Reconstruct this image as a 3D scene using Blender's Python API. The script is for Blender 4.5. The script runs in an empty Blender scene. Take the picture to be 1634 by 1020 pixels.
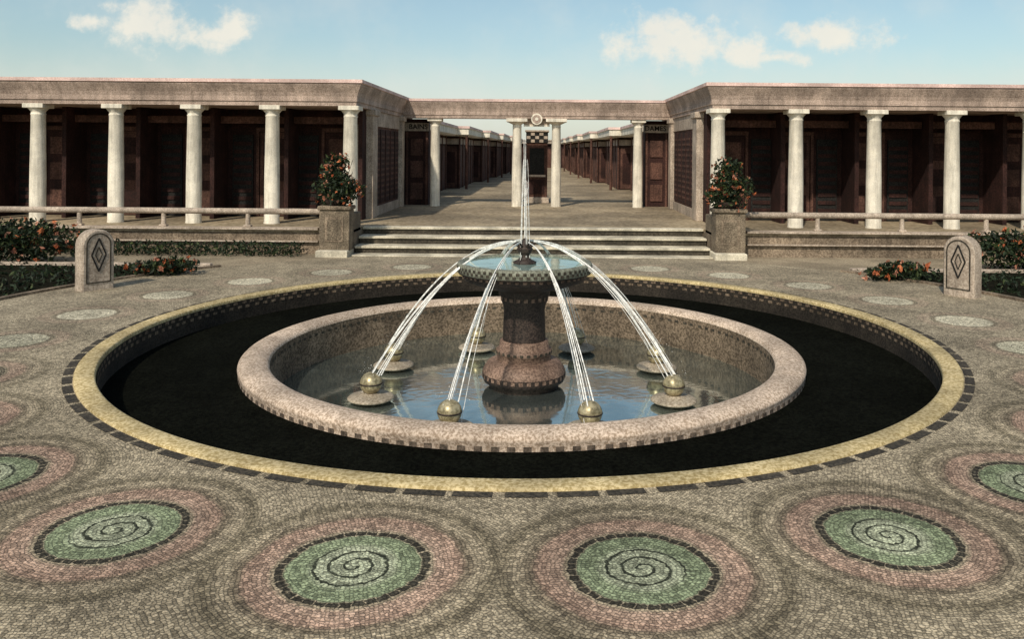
import bpy, math, random
from mathutils import Vector, Matrix
random.seed(7)
pi=math.pi
def Y(d): return d-11.95
T=0.59

# ------------------------------------------------------------ node helpers
class NT:
    def __init__(s,tree): s.t=tree; s.n=tree.nodes; s.l=tree.links
    def new(s,t,**k):
        n=s.n.new(t)
        for a,b in k.items(): setattr(n,a,b)
        return n
    def put(s,sock,v):
        if isinstance(v,bpy.types.NodeSocket): s.l.new(v,sock)
        elif v is not None: sock.default_value=v
    def m(s,op,a,b=None,c=None,clamp=False):
        n=s.n.new('ShaderNodeMath'); n.operation=op; n.use_clamp=clamp
        s.put(n.inputs[0],a)
        if b is not None: s.put(n.inputs[1],b)
        if c is not None: s.put(n.inputs[2],c)
        return n.outputs[0]
    def mix(s,f,a,b,bt='MIX'):
        n=s.n.new('ShaderNodeMix'); n.data_type='RGBA'; n.blend_type=bt
        s.put(n.inputs[0],f)
        for i,v in ((6,a),(7,b)):
            if isinstance(v,(tuple,list)) and len(v)==3: v=(*v,1)
            s.put(n.inputs[i],v)
        return n.outputs[2]
    def ss(s,v,a,b,c=0.0,d=1.0):
        n=s.n.new('ShaderNodeMapRange'); n.interpolation_type='SMOOTHSTEP'
        s.put(n.inputs[0],v); n.inputs[1].default_value=a; n.inputs[2].default_value=b
        n.inputs[3].default_value=c; n.inputs[4].default_value=d
        return n.outputs[0]
    def noise(s,vec,scale,detail=3,rough=.6):
        n=s.n.new('ShaderNodeTexNoise'); s.put(n.inputs['Vector'],vec)
        n.inputs['Scale'].default_value=scale; n.inputs['Detail'].default_value=detail
        n.inputs['Roughness'].default_value=rough
        return n.outputs[0]
    def xyz(s,x,y,z=0.0):
        n=s.n.new('ShaderNodeCombineXYZ'); s.put(n.inputs[0],x); s.put(n.inputs[1],y); s.put(n.inputs[2],z)
        return n.outputs[0]
    def bump(s,h,st,dist):
        n=s.n.new('ShaderNodeBump'); s.put(n.inputs['Height'],h)
        n.inputs['Strength'].default_value=st; n.inputs['Distance'].default_value=dist
        return n.outputs[0]

def newmat(name):
    m=bpy.data.materials.new(name); m.use_nodes=True
    t=NT(m.node_tree); b=m.node_tree.nodes['Principled BSDF']
    return m,t,b

def stone(name,c1,c2,fine=60,big=1.5,rough=.85,bs=.3,dist=.01,spec=.3,streak=False,dirt=.35):
    m,t,b=newmat(name)
    tc=t.new('ShaderNodeTexCoord').outputs['Object']
    n1=t.noise(tc,fine,2,.7); n2=t.noise(tc,big,5,.65)
    f=t.ss(n1,.36,.64)
    col=t.mix(f,c1,c2)
    d=t.ss(n2,.35,.7,1-dirt,1.1)
    if streak:
        mp=t.new('ShaderNodeMapping'); t.l.new(tc,mp.inputs[0]); mp.inputs['Scale'].default_value=(7,7,.6)
        n3=t.noise(mp.outputs[0],1.2,4,.7)
        d=t.m('MULTIPLY',d,t.ss(n3,.3,.62,.72,1.05))
    dd=t.xyz(d,d,d)
    col=t.mix(1.0,col,dd,'MULTIPLY')
    t.put(b.inputs['Base Color'],col)
    b.inputs['Roughness'].default_value=rough
    b.inputs['Specular IOR Level'].default_value=spec
    h=t.m('ADD',n1,t.m('MULTIPLY',n2,.6))
    t.put(b.inputs['Normal'],t.bump(h,bs,dist))
    return m

M={}
M['white']=stone('column_plaster',(.76,.69,.56),(.89,.83,.71),45,2.2,streak=True,dirt=.18)
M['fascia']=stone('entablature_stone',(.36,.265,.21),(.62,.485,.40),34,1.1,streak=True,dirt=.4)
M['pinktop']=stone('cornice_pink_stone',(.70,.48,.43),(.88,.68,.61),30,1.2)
M['roof']=stone('roof_gravel',(.35,.29,.27),(.45,.38,.35),30,.6)
M['maroon']=stone('dark_maroon_boards',(.028,.011,.009),(.062,.025,.020),22,1.4,streak=True,dirt=.5)
M['brown']=stone('brown_boards',(.085,.040,.029),(.165,.082,.060),22,1.4,streak=True,dirt=.5)
M['black']=stone('black_tile',(.008,.008,.008),(.03,.028,.025),30,2)
M['dash']=stone('dark_brown_tile',(.03,.026,.02),(.09,.075,.055),30,2)
M['rimtile']=stone('worn_brown_tile',(.07,.055,.04),(.17,.13,.10),30,2)
M['pier']=stone('pier_stone',(.38,.30,.235),(.62,.52,.42),32,1.6,streak=True,dirt=.35)
M['terrace']=stone('terrace_paving',(.27,.21,.13),(.47,.38,.26),9,.35,dirt=.5)
M['wall']=stone('retaining_wall_stone',(.18,.135,.095),(.37,.29,.21),24,1.1,streak=True,dirt=.5)
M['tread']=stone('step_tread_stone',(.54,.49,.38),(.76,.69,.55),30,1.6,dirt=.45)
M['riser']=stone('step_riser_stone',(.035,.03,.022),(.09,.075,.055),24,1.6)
M['gold']=stone('ochre_mosaic_rim',(.40,.30,.13),(.74,.60,.34),30,1.1,bs=.6,dirt=.35)
M['pink']=stone('pale_granite_rim',(.38,.28,.20),(.78,.63,.50),34,1.2,bs=.6,dirt=.35)
M['inner']=stone('basin_wall_render',(.09,.065,.042),(.27,.20,.14),26,1.5,bs=.6,dirt=.5)
M['moat']=stone('dark_planted_moat',(.003,.0033,.0025),(.009,.010,.007),30,1.3,rough=1,spec=.02,bs=.8,dist=.03)
M['mwall']=stone('moat_wall',(.018,.014,.010),(.05,.04,.03),30,1.5,bs=.6,dirt=.5)
M['ped']=stone('fountain_dark_stone',(.02,.014,.012),(.065,.045,.037),34,2,rough=.6,bs=.5)
M['drum']=stone('fountain_brown_stone',(.14,.085,.062),(.34,.225,.165),34,2,rough=.6,bs=.5,dirt=.5)
M['disc']=stone('ball_dish_stone',(.26,.21,.15),(.50,.43,.33),34,2,rough=.6,bs=.5)
M['bowlgreen']=stone('fountain_bowl_stone',(.15,.15,.11),(.32,.33,.26),34,2,rough=.6)
M['post']=stone('pedestal_stone',(.13,.10,.07),(.33,.265,.19),34,2.2,streak=True,dirt=.5)
M['soil']=stone('garden_soil',(.006,.007,.004),(.022,.02,.012),12,.8,rough=1,spec=.05,bs=1,dist=.04)
M['sand']=stone('path_gravel',(.24,.195,.13),(.44,.365,.26),22,.7,dirt=.4)
def leafm(name,c,c2):
    return stone(name,c,c2,7,2,rough=.6,bs=0.0,spec=.25)
M['leaf1']=leafm('leaf_dark',(.008,.016,.006),(.02,.035,.014))
M['leaf2']=leafm('leaf_mid',(.035,.055,.02),(.07,.09,.03))
M['fl1']=leafm('flower_orange',(.36,.08,.03),(.60,.20,.08))
M['fl2']=leafm('flower_pink',(.36,.13,.08),(.64,.33,.22))
m,t,b=newmat('brass_ball'); tc=t.new('ShaderNodeTexCoord').outputs['Object']
n=t.noise(tc,14,4,.7)
t.put(b.inputs['Base Color'],t.mix(t.ss(n,.35,.65),(.20,.165,.09),(.55,.47,.29)))
b.inputs['Metallic'].default_value=.4; b.inputs['Roughness'].default_value=.38
M['ball']=m
def water(name,base,metal,bs):
    m,t,b=newmat(name); tc=t.new('ShaderNodeTexCoord').outputs['Object']
    n1=t.noise(tc,2.2,3,.5); n2=t.noise(tc,9,2,.5)
    t.put(b.inputs['Base Color'],t.mix(t.ss(n1,.4,.62),tuple(c*.8 for c in base),base))
    b.inputs['Metallic'].default_value=metal; b.inputs['Roughness'].default_value=.07; b.inputs['IOR'].default_value=1.33
    t.put(b.inputs['Normal'],t.bump(t.m('ADD',t.m('MULTIPLY',n1,1.0),t.m('MULTIPLY',n2,.25)),bs,.012))
    return m
M['water']=water('pool_water',(.48,.56,.53),.92,.32)
M['bwater']=water('bowl_water',(.36,.52,.47),.5,.22)
m,t,b=newmat('water_jet'); tc=t.new('ShaderNodeTexCoord').outputs['Object']
n=t.noise(tc,16,2,.7)
b.inputs['Base Color'].default_value=(.95,.94,.90,1); b.inputs['Roughness'].default_value=.4
t.put(b.inputs['Alpha'],t.ss(n,.32,.6,.3,1.0))
M['jet']=m

# ------------------------------------------------------------ mesh builder
class MB:
    def __init__(s): s.v=[]; s.f=[]; s.mi=[]; s.sm=[]; s.mats=[]
    def mat(s,k):
        if k not in s.mats: s.mats.append(k)
        return s.mats.index(k)
    def add(s,vs,fs,k,smooth=False):
        o=len(s.v); s.v+= [tuple(v) for v in vs]; i=s.mat(k)
        for f in fs: s.f.append([o+a for a in f]); s.mi.append(i); s.sm.append(smooth)
    def box(s,x0,x1,y0,y1,z0,z1,k):
        if x0>x1:x0,x1=x1,x0
        if y0>y1:y0,y1=y1,y0
        v=[(x,y,z) for z in(z0,z1) for x,y in((x0,y0),(x1,y0),(x1,y1),(x0,y1))]
        s.add(v,[(3,2,1,0),(4,5,6,7),(0,1,5,4),(1,2,6,5),(2,3,7,6),(3,0,4,7)],k)
    def bbox(s,x0,x1,y0,y1,z0,z1,k,b=.02):
        if x0>x1:x0,x1=x1,x0
        s.loft(x0,x1,y0,y1,[(-b,z0),(0,z0+b),(0,z1-b),(-b,z1)],k)
    def loft(s,x0,x1,y0,y1,prof,k,ktop=None,kcor=None,ncor=0):
        if x0>x1:x0,x1=x1,x0
        v=[]
        for o,z in prof: v+=[(x0-o,y0-o,z),(x1+o,y0-o,z),(x1+o,y1+o,z),(x0-o,y1+o,z)]
        n=len(prof)
        for i in range(n-1):
            s.add([v[q] for q in range(4*i,4*i+8)],[(j,(j+1)%4,4+(j+1)%4,4+j) for j in range(4)], kcor if (kcor and i>=n-1-ncor) else k)
        s.add(v[:4],[(3,2,1,0)],k); s.add(v[-4:],[(0,1,2,3)],ktop or k)
    def lathe(s,cx,cy,prof,k,n=48,cap=True,smooth=True):
        v=[]
        for r,z in prof:
            for i in range(n):
                a=2*pi*i/n; v.append((cx+r*math.cos(a),cy+r*math.sin(a),z))
        fs=[]
        for j in range(len(prof)-1):
            for i in range(n): fs.append((j*n+i,j*n+(i+1)%n,(j+1)*n+(i+1)%n,(j+1)*n+i))
        s.add(v,fs,k,smooth)
        if cap:
            if prof[0][0]>1e-3: s.add(v[:n],[tuple(range(n))[::-1]],k)
            if prof[-1][0]>1e-3: s.add(v[-n:],[tuple(range(n))],k)
    def wtiles(s,cx,cy,R,z0,z1,n,fr,k,ph=0,sub=3,jit=0.0):
        for i in range(n):
            a0=2*pi*(i+ph+random.uniform(-jit,jit))/n; a1=a0+2*pi*fr/n
            v=[];
            for j in range(sub+1):
                a=a0+(a1-a0)*j/sub
                v+=[(cx+R*math.cos(a),cy+R*math.sin(a),z0),(cx+R*math.cos(a),cy+R*math.sin(a),z1)]
            s.add(v,[(2*j,2*j+2,2*j+3,2*j+1) for j in range(sub)],k)
    def ftiles(s,R0,R1,z,n,fr,k,sub=4):
        for i in range(n):
            jt=random.uniform(-.04,.04)
            a0=2*pi*(i+jt)/n; a1=a0+2*pi*(fr+random.uniform(-.04,.04))/n; v=[]
            for j in range(sub+1):
                a=a0+(a1-a0)*j/sub
                v+=[(R0*math.cos(a),R0*math.sin(a),z),(R1*math.cos(a),R1*math.sin(a),z)]
            s.add(v,[(2*j,2*j+1,2*j+3,2*j+2) for j in range(sub)],k)
    def tube(s,pts,r0,r1,k,n=6):
        v=[]; L=len(pts)
        for i,p in enumerate(pts):
            p=Vector(p); d=Vector(pts[min(i+1,L-1)])-Vector(pts[max(i-1,0)]); d.normalize()
            u=d.cross(Vector((.3,.9,.1))).normalized(); w=d.cross(u)
            r=r0+(r1-r0)*i/(L-1)
            for j in range(n):
                a=2*pi*j/n; v.append(p+u*r*math.cos(a)+w*r*math.sin(a))
        s.add(v,[(i*n+j,i*n+(j+1)%n,(i+1)*n+(j+1)%n,(i+1)*n+j) for i in range(L-1) for j in range(n)],k,True)
    def leaf(s,p,sz,k):
        u=Vector([random.gauss(0,1) for _ in range(3)]).normalized()
        w=u.cross(Vector([random.gauss(0,1) for _ in range(3)])).normalized()
        p=Vector(p); a=sz*random.uniform(.6,1.3)
        nn=u.cross(w)*a*.15
        s.add([p-u*a,p-w*a*.45+nn,p+u*a,p+w*a*.45+nn],[(0,1,2,3)],k)
    def flower(s,p,sz,k):
        p=Vector(p)
        for _ in range(5): s.leaf(p+Vector([random.uniform(-.5,.5)*sz for _ in range(3)]),sz*1.0,k)
    def obj(s,name,parent=None,loc=None):
        me=bpy.data.meshes.new(name); me.from_pydata(s.v,[],s.f)
        for k in s.mats: me.materials.append(M[k])
        me.polygons.foreach_set('material_index',s.mi); me.polygons.foreach_set('use_smooth',s.sm)
        me.update()
        o=bpy.data.objects.new(name,me); bpy.context.scene.collection.objects.link(o)
        if parent: o.parent=parent
        if loc: o.location=loc
        return o
def empty(name):
    e=bpy.data.objects.new(name,None); bpy.context.scene.collection.objects.link(e); return e

# ------------------------------------------------------------ mosaic plaza material
m,t,b=newmat('mosaic_cobble_paving')
tc=t.new('ShaderNodeTexCoord').outputs['Object']
sp=t.new('ShaderNodeSeparateXYZ'); t.l.new(tc,sp.inputs[0])
jx=t.noise(tc,26,1,.5); jn=t.new('ShaderNodeVectorMath',operation='ADD'); t.l.new(tc,jn.inputs[0]); jn.inputs[1].default_value=(37,11,5)
jy=t.noise(jn.outputs[0],26,1,.5)
x=t.m('ADD',sp.outputs[0],t.m('MULTIPLY',t.m('SUBTRACT',jx,.5),.04))
y=t.m('ADD',sp.outputs[1],t.m('MULTIPLY',t.m('SUBTRACT',jy,.5),.04))
R=t.m('SQRT',t.m('ADD',t.m('MULTIPLY',x,x),t.m('MULTIPLY',y,y)))
ph=t.m('ADD',t.m('ARCTAN2',x,y),2*pi)
cell=math.radians(15)
cid=t.m('FLOOR',t.m('DIVIDE',ph,cell))
pp=t.m('SUBTRACT',t.m('MODULO',ph,cell),cell/2)
lx=t.m('SUBTRACT',t.m('MULTIPLY',R,t.m('COSINE',pp)),6.86)
ly=t.m('MULTIPLY',R,t.m('SINE',pp))
wob=t.noise(tc,4,2,.5)
r=t.m('SQRT',t.m('ADD',t.m('MULTIPLY',lx,lx),t.m('MULTIPLY',ly,ly)))
r=t.m('ADD',r,t.m('MULTIPLY',t.m('SUBTRACT',wob,.5),.06))
wd=t.new('ShaderNodeTexWhiteNoise'); wd.noise_dimensions='1D'; t.l.new(cid,wd.inputs['W'])
th=t.m('ARCTAN2',ly,lx)
S=.027
q=t.m('DIVIDE',r,S); ring=t.m('FLOOR',q); fr=t.m('FRACT',q)
v=t.m('ADD',t.m('MULTIPLY',th,t.m('ADD',ring,.5)),t.m('MULTIPLY',ring,.37))
cv=t.m('FLOOR',v); fv=t.m('FRACT',v)
wn=t.new('ShaderNodeTexWhiteNoise'); wn.noise_dimensions='3D'
t.l.new(t.xyz(ring,cv,cid),wn.inputs['Vector']); rnd=wn.outputs['Value']
e1=t.m('MINIMUM',fr,t.m('SUBTRACT',1.0,fr)); e2=t.m('MINIMUM',fv,t.m('SUBTRACT',1.0,fv))
e=t.m('MINIMUM',e1,e2); stonef=t.ss(e,.02,.22)
cr=t.new('ShaderNodeValToRGB'); cr.color_ramp.interpolation='EASE'
els=[(.0,(.42,.38,.26)),(.47,(.46,.38,.26)),(.52,(.55,.385,.285)),(.64,(.53,.36,.265)),(.70,(.30,.24,.165)),(.78,(.51,.42,.29)),(.88,(.29,.24,.16)),(1.0,(.51,.425,.295))]
while len(cr.color_ramp.elements)<len(els): cr.color_ramp.elements.new(.5)
for el,(p,c) in zip(cr.color_ramp.elements,els): el.position=p; el.color=(*c,1)
t.put(cr.inputs[0],r)
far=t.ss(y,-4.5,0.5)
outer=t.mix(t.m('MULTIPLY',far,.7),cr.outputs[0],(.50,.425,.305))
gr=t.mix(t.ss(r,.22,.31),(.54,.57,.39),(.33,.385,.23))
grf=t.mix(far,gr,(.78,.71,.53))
inside=t.m('SUBTRACT',1.0,t.ss(r,.405,.42))
col=t.mix(inside,outer,grf)
sf=t.m('FRACT',t.m('ADD',t.m('ADD',t.m('SUBTRACT',t.m('DIVIDE',r,.098),t.m('DIVIDE',th,2*pi)),20.0),wd.outputs['Value']))
sd=t.m('ABSOLUTE',t.m('SUBTRACT',sf,.5))
spm=t.m('MULTIPLY',t.m('SUBTRACT',1.0,t.ss(sd,.075,.13)),t.m('SUBTRACT',1.0,t.ss(r,.265,.275)))
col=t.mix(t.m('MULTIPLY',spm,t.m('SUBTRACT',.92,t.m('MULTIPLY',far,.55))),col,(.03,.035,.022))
rg=t.m('MULTIPLY',t.ss(r,.412,.422),t.m('SUBTRACT',1.0,t.ss(r,.465,.475)))
jf=t.m('FRACT',t.m('MULTIPLY',th,38/(2*pi)))
rg=t.m('MULTIPLY',rg,t.ss(jf,.04,.16))
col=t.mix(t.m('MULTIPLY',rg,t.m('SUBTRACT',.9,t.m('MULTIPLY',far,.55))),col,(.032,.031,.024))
g=t.m('ADD',.50,t.m('MULTIPLY',rnd,.85))
fine=t.noise(tc,70,2,.7); g=t.m('MULTIPLY',g,t.ss(fine,.3,.7,.7,1.25))
big=t.noise(tc,.8,5,.68); g=t.m('MULTIPLY',g,t.ss(big,.3,.7,.60,1.12))
g=t.m('MULTIPLY',g,t.m('ADD',.5,t.m('MULTIPLY',stonef,.5)))
col=t.mix(1.0,col,t.xyz(g,g,g),'MULTIPLY')
t.put(b.inputs['Base Color'],col); b.inputs['Roughness'].default_value=.85; b.inputs['Specular IOR Level'].default_value=.2
t.put(b.inputs['Normal'],t.bump(t.m('ADD',stonef,t.m('MULTIPLY',rnd,.5)),.6,.008))
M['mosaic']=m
M['land']=stone('sandy_ground',(.22,.18,.12),(.34,.28,.2),3,.1,dirt=.3)

# ------------------------------------------------------------ ground
def annulus(mb,radii,z,k,n=192):
    v=[]
    for rr in radii:
        for i in range(n): a=2*pi*i/n; v.append((rr*math.cos(a),rr*math.sin(a),z))
    mb.add(v,[(j*n+i,(j+1)*n+i,(j+1)*n+(i+1)%n,j*n+(i+1)%n) for j in range(len(radii)-1) for i in range(n)],k)
g=MB(); annulus(g,[5.72,9.3,20,80,400,3000],-.004,'land'); g.obj('ground')
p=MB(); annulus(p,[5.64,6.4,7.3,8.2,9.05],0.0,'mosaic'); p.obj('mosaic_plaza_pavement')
p=MB(); p.box(-24,24,5.9,Y(20.49),-.1,-.0015,'sand'); p.obj('gravel_path')
# ------------------------------------------------------------ fountain
F=empty('fountain')
o=MB()
o.lathe(0,0,[(5.665,-.05),(5.665,.012),(5.65,.024),(5.47,.024),(5.45,.014),(5.445,-.01),(5.445,-.10),(5.445,-.40)],'gold',192,False)
o.wtiles(0,0,5.435,-.36,-.03,1,1.0,'mwall',sub=192)
o.wtiles(0,0,5.428,-.085,-.04,180,.5,'inner',jit=.08)
o.wtiles(0,0,5.428,-.16,-.115,180,.5,'inner',.5,jit=.08)
o.obj('outer_rim',F)
o=MB(); o.ftiles(5.675,5.775,.004,92,.80,'dash'); o.obj('rim_border_tiles',F)
o=MB(); annulus(o,[3.8,4.6,5.48],-.35,'moat'); o.obj('planted_moat',F)
o=MB()
prof=[(3.88,-.42),(3.88,-.27)]
for i in range(0,13):
    a=pi*i/12; prof.append((3.69+.20*math.cos(a),-.25+.085*math.sin(a)))
o.lathe(0,0,prof,'pink',192,False)
o.lathe(0,0,[(3.495,-.25),(3.50,-.95)],'inner',192,False)
o.wtiles(0,0,3.884,-.345,-.30,150,.5,'rimtile',jit=.1)
o.wtiles(0,0,3.488,-.36,-.32,130,.45,'dash',jit=.1)
o.obj('inner_basin',F)
WZ=-.80
o=MB(); 
n=128; o.add([(3.52*math.cos(2*pi*i/n),3.52*math.sin(2*pi*i/n),WZ) for i in range(n)],[tuple(range(n))],'water'); o.obj('basin_water',F)
o=MB()
o.lathe(0,0,[(.50,-.95),(.50,-.72),(.575,-.71),(.60,-.65),(.60,-.59)],'ped')
o.lathe(0,0,[(.60,-.592),(.595,-.56),(.575,-.52),(.52,-.44),(.40,-.40)],'drum')
o.lathe(0,0,[(.39,-.41),(.385,-.33),(.40,-.32),(.40,-.26),(.36,-.25),(.35,-.14),(.31,-.13)],'drum')
o.lathe(0,0,[(.31,-.135),(.295,.30),(.31,.38),(.34,.44),(.34,.50),(.37,.52),(.37,.58),(.44,.62)],'ped')
o.lathe(0,0,[(.40,.60),(.70,.68),(.86,.74),(.90,.80),(.90,.83),(.955,.84),(.96,.86)],'ped',64)
o.lathe(0,0,[(.955,.855),(.972,.87),(.972,.97),(.96,.99),(.90,.995),(.88,.975),(.87,.92)],'bowlgreen',64,False)
o.wtiles(0,0,.604,-.65,-.60,34,.5,'drum')
o.wtiles(0,0,.404,-.31,-.27,26,.5,'dash')
o.wtiles(0,0,.905,.80,.83,52,.5,'drum')
o.wtiles(0,0,.977,.92,.96,64,.5,'dash'); o.wtiles(0,0,.977,.875,.915,64,.5,'dash',.5)
o.wtiles(0,0,.347,.45,.50,20,.5,'drum')
o.obj('pedestal_and_bowl',F)
o=MB(); o.add([(.89*math.cos(2*pi*i/64),.89*math.sin(2*pi*i/64),.965) for i in range(64)],[tuple(range(64))],'bwater'); o.obj('bowl_water',F)
o=MB(); o.lathe(0,0,[(.16,.95),(.17,.99),(.10,1.02),(.06,1.07),(.09,1.12),(.12,1.17),(.09,1.22),(.05,1.25),(.045,1.29),(.02,1.33)],'ped',24)
for i in range(8):
    a=math.radians(22.5+45*i); c,s_=math.cos(a),math.sin(a)
    o.tube([(.06*c,.06*s_,1.19),(.12*c,.12*s_,1.23),(.15*c,.15*s_,1.26)],.02,.014,'ped')
o.obj('nozzle_finial',F)
for i in range(8):
    a=math.radians(22.5+45*i); cx,cy=2.2*math.cos(a),2.2*math.sin(a)
    o=MB()
    o.lathe(cx,cy,[(.16,-.98),(.16,-.765),(.28,-.76),(.31,-.745),(.31,-.73),(.28,-.71),(.17,-.695),(.12,-.68),(.10,-.67)],'disc',32)
    BZ=-.545
    pr=[(.148*math.sin(pi*j/14),BZ-.148*math.cos(pi*j/14)) for j in range(15)]
    pr[0]=(0.0005,pr[0][1]); pr[-1]=(.0005,pr[-1][1])
    o.lathe(cx,cy,pr,'ball',28,False)
    o.lathe(cx,cy,[(.149,BZ-.01),(.154,BZ-.006),(.154,BZ+.006),(.149,BZ+.01)],'ped',28,False)
    o.obj('ball_nozzle_%d'%(i+1),F)
# jets
o=MB()
for i in range(8):
    a=math.radians(22.5+45*i)
    for k in range(7):
        da=random.uniform(-.035,.035); re=2.18+random.uniform(-.10,.10); z0=1.285+random.uniform(-.012,.015); ze=-.42+random.uniform(-.05,.02)
        if k>=5: re+=random.uniform(-.05,.20); ze=-.75; da*=2.2
        sl=random.uniform(-.10,-.03); r0=.14
        L=re-r0; bb=(z0+sl*L-ze)/(L*L); pts=[]
        for j in range(24):
            u=L*j/23; rr=r0+u; aa=a+da*(j/23)
            pts.append((rr*math.cos(aa),rr*math.sin(aa),z0+sl*u-bb*u*u))
        o.tube(pts,.004,(.0095 if k<3 else .005) if k<5 else .0035,'jet')
for k in range(8):
    a=random.uniform(0,2*pi); sp_=random.uniform(.008,.045); top=random.uniform(2.25,2.78) if k else 2.80
    pts=[(sp_*math.cos(a)*(j/14),sp_*math.sin(a)*(j/14),1.32+(top-1.32)*j/14) for j in range(15)]
    o.tube(pts,.008,.0035,'jet')
for k in range(10):
    a=random.uniform(0,2*pi); R1=random.uniform(.04,.11); top=random.uniform(1.9,2.6)
    pts=[]
    for j in range(18):
        u=j/17; pts.append((R1*(.35+.65*u)*math.cos(a),R1*(.35+.65*u)*math.sin(a),top-(top-1.0)*u*u))
    o.tube(pts,.0035,.0045,'jet',5)
for k in range(420):
    i=random.randrange(8); a=math.radians(22.5+45*i)
    c=Vector((2.2*math.cos(a),2.2*math.sin(a),-.42))
    d=Vector((random.gauss(0,.10),random.gauss(0,.10),abs(random.gauss(0,.08))))
    o.leaf(c+d,.007,'jet')
o.obj('water_jets',F)

# ------------------------------------------------------------ terrace + stairs
o=MB()
o.box(-26,-4.42,Y(20.5),Y(110),-.2,T-.06,'wall'); o.box(4.42,26,Y(20.5),Y(110),-.2,T-.06,'wall'); o.box(-4.42,4.42,Y(21.45),Y(110),-.2,T-.06,'wall')
o.box(-26,-4.44,Y(20.45),Y(110),T-.06,T,'terrace'); o.box(4.44,26,Y(20.45),Y(110),T-.06,T,'terrace'); o.box(-4.44,4.44,Y(21.5),Y(110),T-.06,T,'terrace')
for s in(-1,1):
    o.box(s*5.3,s*25.9,Y(20.38),Y(20.7),T+.002,T+.05,'pier')
    o.box(s*5.3,s*25.9,Y(20.40),Y(20.49),T-.30,T-.27,'pier')
o.obj('terrace')
o=MB()
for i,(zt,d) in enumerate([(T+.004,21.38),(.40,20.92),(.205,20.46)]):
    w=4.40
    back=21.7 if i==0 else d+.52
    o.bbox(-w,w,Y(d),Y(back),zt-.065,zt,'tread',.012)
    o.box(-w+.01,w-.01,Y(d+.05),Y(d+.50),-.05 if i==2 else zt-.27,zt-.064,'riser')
o.bbox(-4.42,4.42,Y(20.05),Y(20.5),-.03,.025,'tread',.01)
o.obj('stone_staircase')

# ------------------------------------------------------------ columns helper
def column(mb,cx,cy,z0,h,r,capw,k='white'):
    mb.lathe(cx,cy,[(r*1.04,z0-.01),(r*1.04,z0+.03),(r,z0+.05),(r*.99,z0+h*.4),(r*.88,z0+h-.30),(r*.93,z0+h-.285),(r*.93,z0+h-.26),(r*.88,z0+h-.25),(r*.9,z0+h-.2),(capw*.47,z0+h-.11)],k,28)
    mb.bbox(cx-capw/2,cx+capw/2,cy-capw/2,cy+capw/2,z0+h-.11,z0+h+.008,k,.01)

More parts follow.
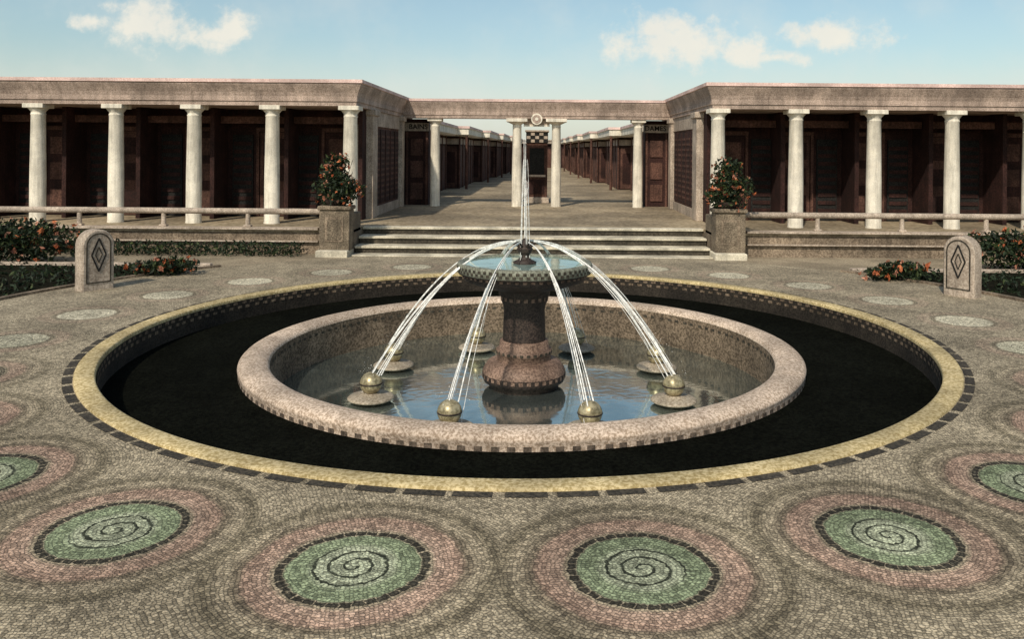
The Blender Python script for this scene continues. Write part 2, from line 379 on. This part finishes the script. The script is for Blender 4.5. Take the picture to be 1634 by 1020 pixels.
prof=[(0,T+3.15),(0,T+3.26),(.03,T+3.27),(.03,T+3.40),(.06,T+3.50),(.12,T+3.62),(.16,T+3.70),(.16,T+3.74),(.20,T+3.75),(.20,T+3.84)]
def wing(s,name,sign):
    E=empty(name)
    o=MB()
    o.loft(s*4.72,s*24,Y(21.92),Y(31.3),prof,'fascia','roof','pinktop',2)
    o.obj('roof_entablature',E)
    o=MB()
    for k in range(9): column(o,s*(4.92+2.09*k),Y(22.15),T,3.15,.20,.54)
    o.obj('columns',E)
    o=MB()
    o.box(s*4.82,s*23.8,Y(24.4),Y(30.6),T-.01,T+3.16,'maroon')
    for k in range(9):
        x0=4.92+2.09*k
        o.box(s*(x0-.06),s*(x0+.06),Y(23.35),Y(24.39),T,T+3.14,'maroon')
        xa=x0+.18
        if k==0: xa=x0+.35
        o.box(s*xa,s*(xa+.08),Y(24.32),Y(24.39),T,T+2.5,'brown'); o.box(s*(xa+.92),s*(xa+1.0),Y(24.32),Y(24.39),T,T+2.5,'brown')
        o.box(s*xa,s*(xa+1.0),Y(24.31),Y(24.39),T+2.5,T+2.62,'brown')
        o.box(s*(xa+.1),s*(xa+.9),Y(24.36),Y(24.39),T+.02,T+2.48,'brown' if k%2 else 'maroon')
        for zz in (.25,1.05,1.8):
            o.box(s*(xa+.2),s*(xa+.8),Y(24.34),Y(24.37),T+zz,T+zz+.5,'maroon' if k%2 else 'brown')
        xb=xa+1.1
        o.box(s*xb,s*(xb+.6),Y(24.34),Y(24.39),T+.0,T+2.4,'black')
        for j in range(9): o.box(s*(xb+.04),s*(xb+.56),Y(24.31),Y(24.345),T+.25+j*.23,T+.36+j*.23,'maroon')
        o.box(s*(x0+.08),s*(x0+1.99),Y(23.7),Y(23.75),T+2.72,T+2.92,'brown')
    o.obj('cabin_walls_and_doors',E)
    o=MB()
    o.bbox(s*4.66,s*5.12,Y(23.85),Y(24.5),T-.01,T+3.05,'pier'); o.bbox(s*4.60,s*5.18,Y(23.79),Y(24.56),T+2.98,T+3.16,'pier')
    o.bbox(s*4.66,s*5.0,Y(28.75),Y(29.2),T-.01,T+3.05,'pier'); o.bbox(s*4.60,s*5.0,Y(28.7),Y(29.25),T+2.98,T+3.16,'pier')
    o.box(s*4.76,s*4.84,Y(24.5),Y(28.75),T,T+.28,'pier'); o.box(s*4.76,s*4.84,Y(24.5),Y(28.75),T+2.7,T+3.15,'pier')
    o.box(s*4.79,s*4.83,Y(24.6),Y(28.65),T+.28,T+2.7,'brown')
    for j in range(5):
        yy=24.7+j*.8; o.box(s*4.765,s*4.80,Y(yy),Y(yy+.66),T+.35,T+2.62,'maroon')
        for q in range(12): o.box(s*4.755,s*4.77,Y(yy+.06),Y(yy+.6),T+.5+q*.17,T+.57+q*.17,'brown')
    o.box(s*3.92,s*4.80,Y(30.0),Y(30.5),T-.01,T+3.12,'maroon')
    o.box(s*3.95,s*4.02,Y(29.95),Y(30.0),T,T+2.66,'brown'); o.box(s*4.66,s*4.73,Y(29.95),Y(30.0),T,T+2.66,'brown')
    for zz in (.2,1.0,1.8): o.box(s*4.12,s*4.56,Y(29.96),Y(30.0),T+zz,T+zz+.6,'brown')
    o.box(s*3.90,s*4.79,Y(29.93),Y(30.0),T+2.68,T+2.98,'pier')
    o.obj('side_piers_and_doors',E)
    c=bpy.data.curves.new('lintel_lettering','FONT'); c.body=sign; c.size=.25; c.extrude=.006; c.offset=.004; c.align_x='CENTER'; c.align_y='CENTER'
    c.materials.append(M['black']); q=bpy.data.objects.new('lintel_lettering',c); bpy.context.scene.collection.objects.link(q)
    q.parent=E; q.location=(s*4.29,Y(29.92),T+2.83); q.rotation_euler=(pi/2,0,0)
    return E
wing(-1,'colonnaded_cabin_building','BAINS'); wing(1,'colonnaded_cabin_building','DAMES')

# central colonnade
E=empty('entrance_colonnade')
o=MB()
pc=[(0,T+3.13)]+[(a*.8,z-.03) for a,z in prof[1:]]
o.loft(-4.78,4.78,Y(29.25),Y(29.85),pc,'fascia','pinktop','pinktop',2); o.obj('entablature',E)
o=MB()
for cx in(-3.62,-.70,.70,3.62): column(o,cx,Y(29.55),T,3.13,.175,.74 if abs(cx)<1 else .5)
o.obj('columns',E)
o=MB()
o.box(-.46,.46,Y(29.42),Y(29.68),T+2.90,T+3.12,'pier')
o.box(-.46,.46,Y(29.40),Y(29.42),T+2.86,T+2.92,'white')
n=28
def vdisc(r,yy,k,r2=0):
    vs=[(r*math.cos(2*pi*i/n),yy,T+3.12+r*math.sin(2*pi*i/n)) for i in range(n)]
    vs+=[(x_,Y(29.40),z_) for x_,_,z_ in vs]
    o.add(vs,[tuple(range(n))]+[(i,(i+1)%n,n+(i+1)%n,n+i) for i in range(n)],k)
vdisc(.20,Y(29.19),'white'); vdisc(.15,Y(29.175),'fascia'); vdisc(.06,Y(29.16),'white')
o.obj('rosette_panel',E)

# kiosk
E=empty('ticket_kiosk')
o=MB()
o.box(-.40,.40,Y(31.6),Y(32.4),T-.01,T+2.32,'brown')
o.bbox(-.46,.46,Y(31.54),Y(32.46),T-.01,T+.22,'pier'); o.bbox(-.46,.46,Y(31.50),Y(32.5),T+2.71,T+2.79,'pier')
o.box(-.42,.42,Y(31.56),Y(32.44),T+2.30,T+2.71,'black')
for i in range(5):
    for j in range(3):
        if (i+j)%2==1: o.box(-.40+i*.164,-.42+(i+1)*.164,Y(31.545),Y(31.56),T+2.32+j*.13,T+2.30+(j+1)*.13,'pier')
o.box(-.28,.28,Y(31.57),Y(31.6),T+1.1,T+2.1,'black'); o.box(-.33,.33,Y(31.54),Y(31.6),T+1.0,T+1.08,'pier')
o.box(-.28,.28,Y(31.57),Y(31.6),T+.35,T+.9,'maroon')
o.obj('kiosk_body',E)

# rows of cabins along the two alleys
def row(s):
    E=empty('bathing_cabin_row')
    segs=[(34,42,4.75),(43,51,4.15),(52,60,3.65),(61,69,3.25),(70,80,2.95),(81,92,2.7)]
    o=MB()
    for a,b_,xi in segs:
        o.box(s*xi,s*14,Y(a),Y(b_),T-.01,T+2.75,'maroon')
        o.loft(s*(xi-.55),s*14.3,Y(a-.7),Y(b_+.25),[(-.12,T+2.72),(0,T+2.80),(0,T+3.08),(.06,T+3.11),(.06,T+3.23)],'white','roof','pinktop',1)
        o.box(s*(xi-.03),s*(xi),Y(a),Y(b_),T+2.3,T+2.6,'pier'); 
        o.box(s*(xi-.03),s*14,Y(a-.03),Y(a),T+2.3,T+2.6,'pier'); 
        L=b_-a; nd=int(L/1.6)
        for i in range(nd+1):
            yy=a+L*i/nd
            o.box(s*(xi-.07),s*(xi+.0),Y(yy-.08),Y(yy+.08),T,T+2.74,'brown')
            if i<nd: o.box(s*(xi-.03),s*xi,Y(yy+.25),Y(yy+L/nd-.25),T+.05,T+2.2,'brown')
        for i in range(5):
            xx=xi+.1+i*1.1
            o.box(s*xx,s*(xx+.8),Y(a-.03),Y(a),T+.05,T+2.2,'brown')
            o.box(s*(xx+.1),s*(xx+.7),Y(a-.045),Y(a-.03),T+.3,T+1.9,'maroon')
        o.lathe(s*(xi-.45),Y(a-.6),[(.07,T),(.06,T+2.75)],'brown',12)
    o.obj('cabins',E)
row(-1); row(1)
o=MB(); o.box(-8,8,Y(96),Y(100),T-.01,T+2.8,'maroon'); o.loft(-8.3,8.3,Y(95.6),Y(100.3),[(0,T+2.8),(0,T+3.1),(.1,T+3.12),(.1,T+3.25)],'pier')
for i in range(8): o.box(-7.6+i*2,-6.5+i*2,Y(95.95),Y(96),T,T+2.2,'brown')
o.obj('end_cabin_block')

# ------------------------------------------------------------ pedestals with flowering bushes
def bush(mb,c,rad,n,lsz,fl,fsz,fk,nb=9,gap=.2):
    lumps=[]
    for i in range(nb):
        d=Vector([random.gauss(0,1) for _ in range(3)]).normalized()
        lumps.append((Vector(c)+Vector((d.x*rad[0]*.6,d.y*rad[1]*.6,d.z*rad[2]*.65)),random.uniform(.32,.5)))
    for i in range(n+fl):
        lc,lr=random.choice(lumps)
        d=Vector([random.gauss(0,1) for _ in range(3)]).normalized()*(random.random()**.4)
        p_=lc+Vector((d.x*rad[0]*lr,d.y*rad[1]*lr,d.z*rad[2]*lr))*1.25
        if i<n: mb.leaf(p_,lsz,'leaf1' if random.random()<.72 else 'leaf2')
        else:
            d2=d.normalized(); 
            p_=lc+Vector((d2.x*rad[0]*lr,d2.y*rad[1]*lr,d2.z*rad[2]*lr))*1.25
            mb.flower(p_,fsz*random.uniform(.6,1.3),random.choice(fk))
for s in(-1,1):
    cx=s*4.78
    o=MB()
    o.bbox(cx-.36,cx+.36,Y(19.95),Y(20.44),.12,1.12,'post',.02)
    o.bbox(cx-.40,cx+.40,Y(19.90),Y(20.46),1.12,1.22,'post',.02)
    o.bbox(cx-.40,cx+.36,Y(19.75),Y(20.44),-.02,.16,'tread',.02)
    o.box(cx-.22,cx+.22,Y(19.935),Y(19.95),.35,.95,'wall'); o.box(cx-.17,cx+.17,Y(19.925),Y(19.935),.40,.90,'post')
    o.bbox(cx-.34,cx+.34,Y(20.46),Y(21.3),.3,1.0,'post',.02)
    o.obj('stone_pedestal')
    o=MB()
    o.lathe(cx,Y(20.2),[(.20,1.22),(.26,1.27),(.30,1.34),(.31,1.38)],'ped',20)
    for i in range(14):
        a=random.uniform(0,2*pi); q=random.uniform(.1,.4)
        o.tube([(cx,Y(20.2),1.3),(cx+q*.5*math.cos(a),Y(20.2)+q*.5*math.sin(a),1.7),(cx+q*math.cos(a),Y(20.2)+q*math.sin(a),random.uniform(1.9,2.4))],.015,.006,'leaf1',5)
    bush(o,(cx,Y(20.2),1.64),(.60,.5,.47),1700,.058,95,.046,['fl1','fl2'],15)
    bush(o,(cx-.03*s,Y(20.2),2.10),(.42,.36,.40),900,.058,46,.046,['fl1','fl2'],10)
    o.obj('potted_geranium_bush')

# railings
for s in(-1,1):
    o=MB()
    n=14
    v=[]
    for xx in (s*5.16,s*25): 
        for i in range(n):
            a=2*pi*i/n; v.append((xx,Y(20.62)+.085*math.cos(a),T+.44+.075*math.sin(a)))
    o.add(v,[(i,(i+1)%n,n+(i+1)%n,n+i) for i in range(n)],'pier',True)
    for k in range(9):
        px_=s*(7.1+2.1*k)
        o.lathe(px_,Y(20.62),[(.075,T+.04),(.06,T+.08),(.055,T+.38)],'pier',16)
        o.bbox(px_-.09,px_+.09,Y(20.55),Y(20.69),T+.05,T+.10,'pier',.01)
    o.obj('terrace_railing')

# steles
def stele(s):
    E=empty('carved_stone_stele')
    o=MB(); w,th_,h=.29,.14,1.10
    out=[(-w,0.0),(w,0.0)]+[(w*math.cos(pi*i/24),h-w+w*math.sin(pi*i/24)) for i in range(25)]
    cc=[(0,.3)]
    def inset(q,bv):
        r_=[]
        for i,(x_,z_) in enumerate(q):
            if i<2: r_.append((x_*(1-bv/w),0.0))
            else:
                a=pi*(i-2)/24; r_.append(((w-bv)*math.cos(a),h-w+(w-bv)*math.sin(a)))
        return r_
    n=len(out); y0,y1,bv=-th_,th_,.025
    ins=inset(out,bv)
    v=[(x_,y0,z_) for x_,z_ in ins]+[(x_,y0+bv,z_) for x_,z_ in out]+[(x_,y1-bv,z_) for x_,z_ in out]+[(x_,y1,z_) for x_,z_ in ins]
    fs=[tuple(range(n)),tuple(range(4*n-1,3*n-1,-1))]
    for q in range(3): fs+=[(q*n+i,(q+1)*n+i,(q+1)*n+(i+1)%n,q*n+(i+1)%n) for i in range(n)]
    o.add(v,fs,'pier')
    def strip(pa,pb,wd,k,y0):
        a=Vector((pa[0],0,pa[1])); b_=Vector((pb[0],0,pb[1])); d=(b_-a).normalized(); nn=Vector((-d.z,0,d.x))*wd/2
        v=[a-nn,b_-nn,b_+nn,a+nn]; v=[(q.x,y0,q.z) for q in v]+[(q.x,-th_+.003,q.z) for q in v]
        o.add(v,[(0,1,2,3),(0,4,5,1),(1,5,6,2),(2,6,7,3),(3,7,4,0)],k)
    wi=w-.075; arch=[(-wi,.14)]+[(-wi*math.cos(pi*i/14),h-w+wi*math.sin(pi*i/14)) for i in range(15)]+[(wi,.14),(-wi,.14)]
    for i,(a,b_) in enumerate(zip(arch[:-1],arch[1:])): strip(a,b_,.022,'dash',-th_-.010-.0005*(i%2))
    lo=[(0,.94),(.13,.64),(0,.34),(-.13,.64),(0,.94)]
    for i,(a,b_) in enumerate(zip(lo[:-1],lo[1:])): strip(a,b_,.024,'black',-th_-.013-.0005*(i%2))
    lo=[(0,.78),(.06,.64),(0,.50),(-.06,.64),(0,.78)]
    for i,(a,b_) in enumerate(zip(lo[:-1],lo[1:])): strip(a,b_,.016,'dash',-th_-.012-.0005*(i%2))
    o.obj('slab',E)
    E.location=(s*7.92,Y(15.1),0)
    E.rotation_euler=(0,0,-s*math.radians(56))
    # turn so that the carved face looks towards the fountain
stele(-1); stele(1)

# garden beds
for s in(-1,1):
    o=MB()
    pts=[]
    a0=math.asin(6.1/9.1)
    for i in range(33):
        a=a0+(-.75-a0)*i/32; pts.append((s*9.1*math.cos(a),9.1*math.sin(a)))
    pts+=[(s*24,-6.2),(s*24,6.1)]
    v=[(x_,y_,.003) for x_,y_ in pts]; f=tuple(range(len(v)))
    o.add(v,[f if s<0 else f[::-1]],'soil')
    o.bbox(s*7.0,s*24,6.1,6.24,-.02,.07,'pier',.015)
    for i in range(32):
        (xa,ya),(xb,yb)=pts[i],pts[i+1]
        q=1.012
        o.add([(xa,ya,-.01),(xb,yb,-.01),(xb,yb,.04),(xa,ya,.04),(xa*q,ya*q,-.01),(xb*q,yb*q,-.01),(xb*q,yb*q,.04),(xa*q,ya*q,.04)],[(0,1,2,3),(3,2,6,7),(7,6,5,4)],'wall')
    cnt=0
    while cnt<5200:
        x_=random.uniform(6.6,16); y_=random.uniform(-3,6.0)
        if math.hypot(x_,y_)<9.22: continue
        cnt+=1
        hh=.10+.06*math.sin(x_*2.1)*math.cos(y_*1.7)
        o.leaf((s*x_,y_,random.uniform(0.01,hh)),.055,'leaf1' if random.random()<.9 else 'leaf2')
    o.obj('garden_bed')
    for (cx,cy,cz,ra,n,fl,fk) in [(7.5,Y(16.9),.16,(.75,.4,.22),750,38,['fl2','fl1']),(11.1,Y(18.4),.48,(1.6,.5,.50),2600,120,['fl1','fl2']),(13.9,Y(18.4),.5,(1.5,.5,.50),2200,90,['fl1','fl2'])]:
        o=MB(); bush(o,(s*cx,cy,cz),ra,n,.065,fl,.06,fk,18)
        o.obj('flowering_shrub')
o=MB()
for i in range(7000):
    o.leaf((random.uniform(-24,-5.6),random.uniform(Y(19.75),Y(20.38)),random.uniform(.02,.30+.04*math.sin(i))),.05,'leaf1' if random.random()<.85 else 'leaf2')
o.obj('low_hedge')

# ------------------------------------------------------------ world + sun
EL=43; AZ=200
w=bpy.data.worlds.new("World"); bpy.context.scene.world=w; w.use_nodes=True
t=NT(w.node_tree); bg=w.node_tree.nodes['Background']
sky=t.new('ShaderNodeTexSky',sky_type='NISHITA'); sky.sun_disc=False
sky.sun_elevation=math.radians(EL); sky.sun_rotation=math.radians(AZ); sky.air_density=1.0; sky.dust_density=1.0; sky.ozone_density=1.5
tc=t.new('ShaderNodeTexCoord').outputs['Generated']
sp=t.new('ShaderNodeSeparateXYZ'); t.l.new(tc,sp.inputs[0])
yy=t.m('MAXIMUM',sp.outputs[1],.05)
u=t.m('DIVIDE',sp.outputs[0],yy); vv=t.m('DIVIDE',sp.outputs[2],yy)
uv=t.xyz(u,vv,0.0)
nz=t.noise(uv,30,6,.62); nz2=t.noise(uv,9,4,.6)
mask=None
for (px_,py_,a,b_) in [(228,38,70,46),(325,60,66,28),(370,50,38,34),(1070,62,112,46),(1040,45,55,30),(1190,78,46,28),(1325,54,90,28),(1240,88,64,14),(150,40,40,16)]:
    du=t.m('DIVIDE',t.m('SUBTRACT',u,(px_-868)/1320),a/1320); dv=t.m('DIVIDE',t.m('SUBTRACT',vv,(240-py_)/1320),b_/1320)
    e=t.m('SQRT',t.m('ADD',t.m('MULTIPLY',du,du),t.m('MULTIPLY',dv,dv)))
    e=t.m('ADD',e,t.m('MULTIPLY',t.m('SUBTRACT',nz,.5),2.8))
    k=t.ss(e,1.2,.2)
    mask=k if mask is None else t.m('MAXIMUM',mask,k)
grad=t.ss(vv,.04,.20)
tint=t.mix(grad,(1.03,1.04,.96),(1.18,1.18,1.02))
base=t.mix(1.0,sky.outputs[0],tint,'MULTIPLY')
cloudc=t.mix(nz2,(7.2,7.1,6.5),(9.2,8.5,7.1))
wis=t.m('MULTIPLY',t.ss(nz2,.40,.75),.25)
base=t.mix(t.m('ADD',t.m('MULTIPLY',t.ss(vv,.14,.04),.5),wis,clamp=True),base,(7.0,7.2,6.7))
fin=t.mix(t.m('MULTIPLY',mask,.88),base,cloudc)
t.put(bg.inputs[0],fin); bg.inputs[1].default_value=.11
L=bpy.data.lights.new('sun','SUN'); L.energy=3.3; L.angle=math.radians(1.5); L.color=(1,.90,.75)
so=bpy.data.objects.new('sun',L); bpy.context.scene.collection.objects.link(so)
az=math.radians(AZ); el=math.radians(EL)
d=Vector((math.sin(az)*math.cos(el),math.cos(az)*math.cos(el),math.sin(el)))
so.rotation_euler=d.to_track_quat('Z','Y').to_euler(); so.location=d*50

# ------------------------------------------------------------ camera
c=bpy.data.cameras.new('camera'); co=bpy.data.objects.new('camera',c); bpy.context.scene.collection.objects.link(co)
c.sensor_width=36; c.lens=1320/1634*36; c.shift_x=-51/1634; c.shift_y=-270/1634; c.clip_end=5000
co.matrix_world=Matrix.Translation((.265,-11.95,2.6))@Matrix.Rotation(math.radians(-.45),4,'Y')@Matrix.Rotation(pi/2,4,'X')
sc=bpy.context.scene; sc.camera=co
sc.view_settings.view_transform='Standard'; sc.view_settings.look='None'; sc.view_settings.exposure=0
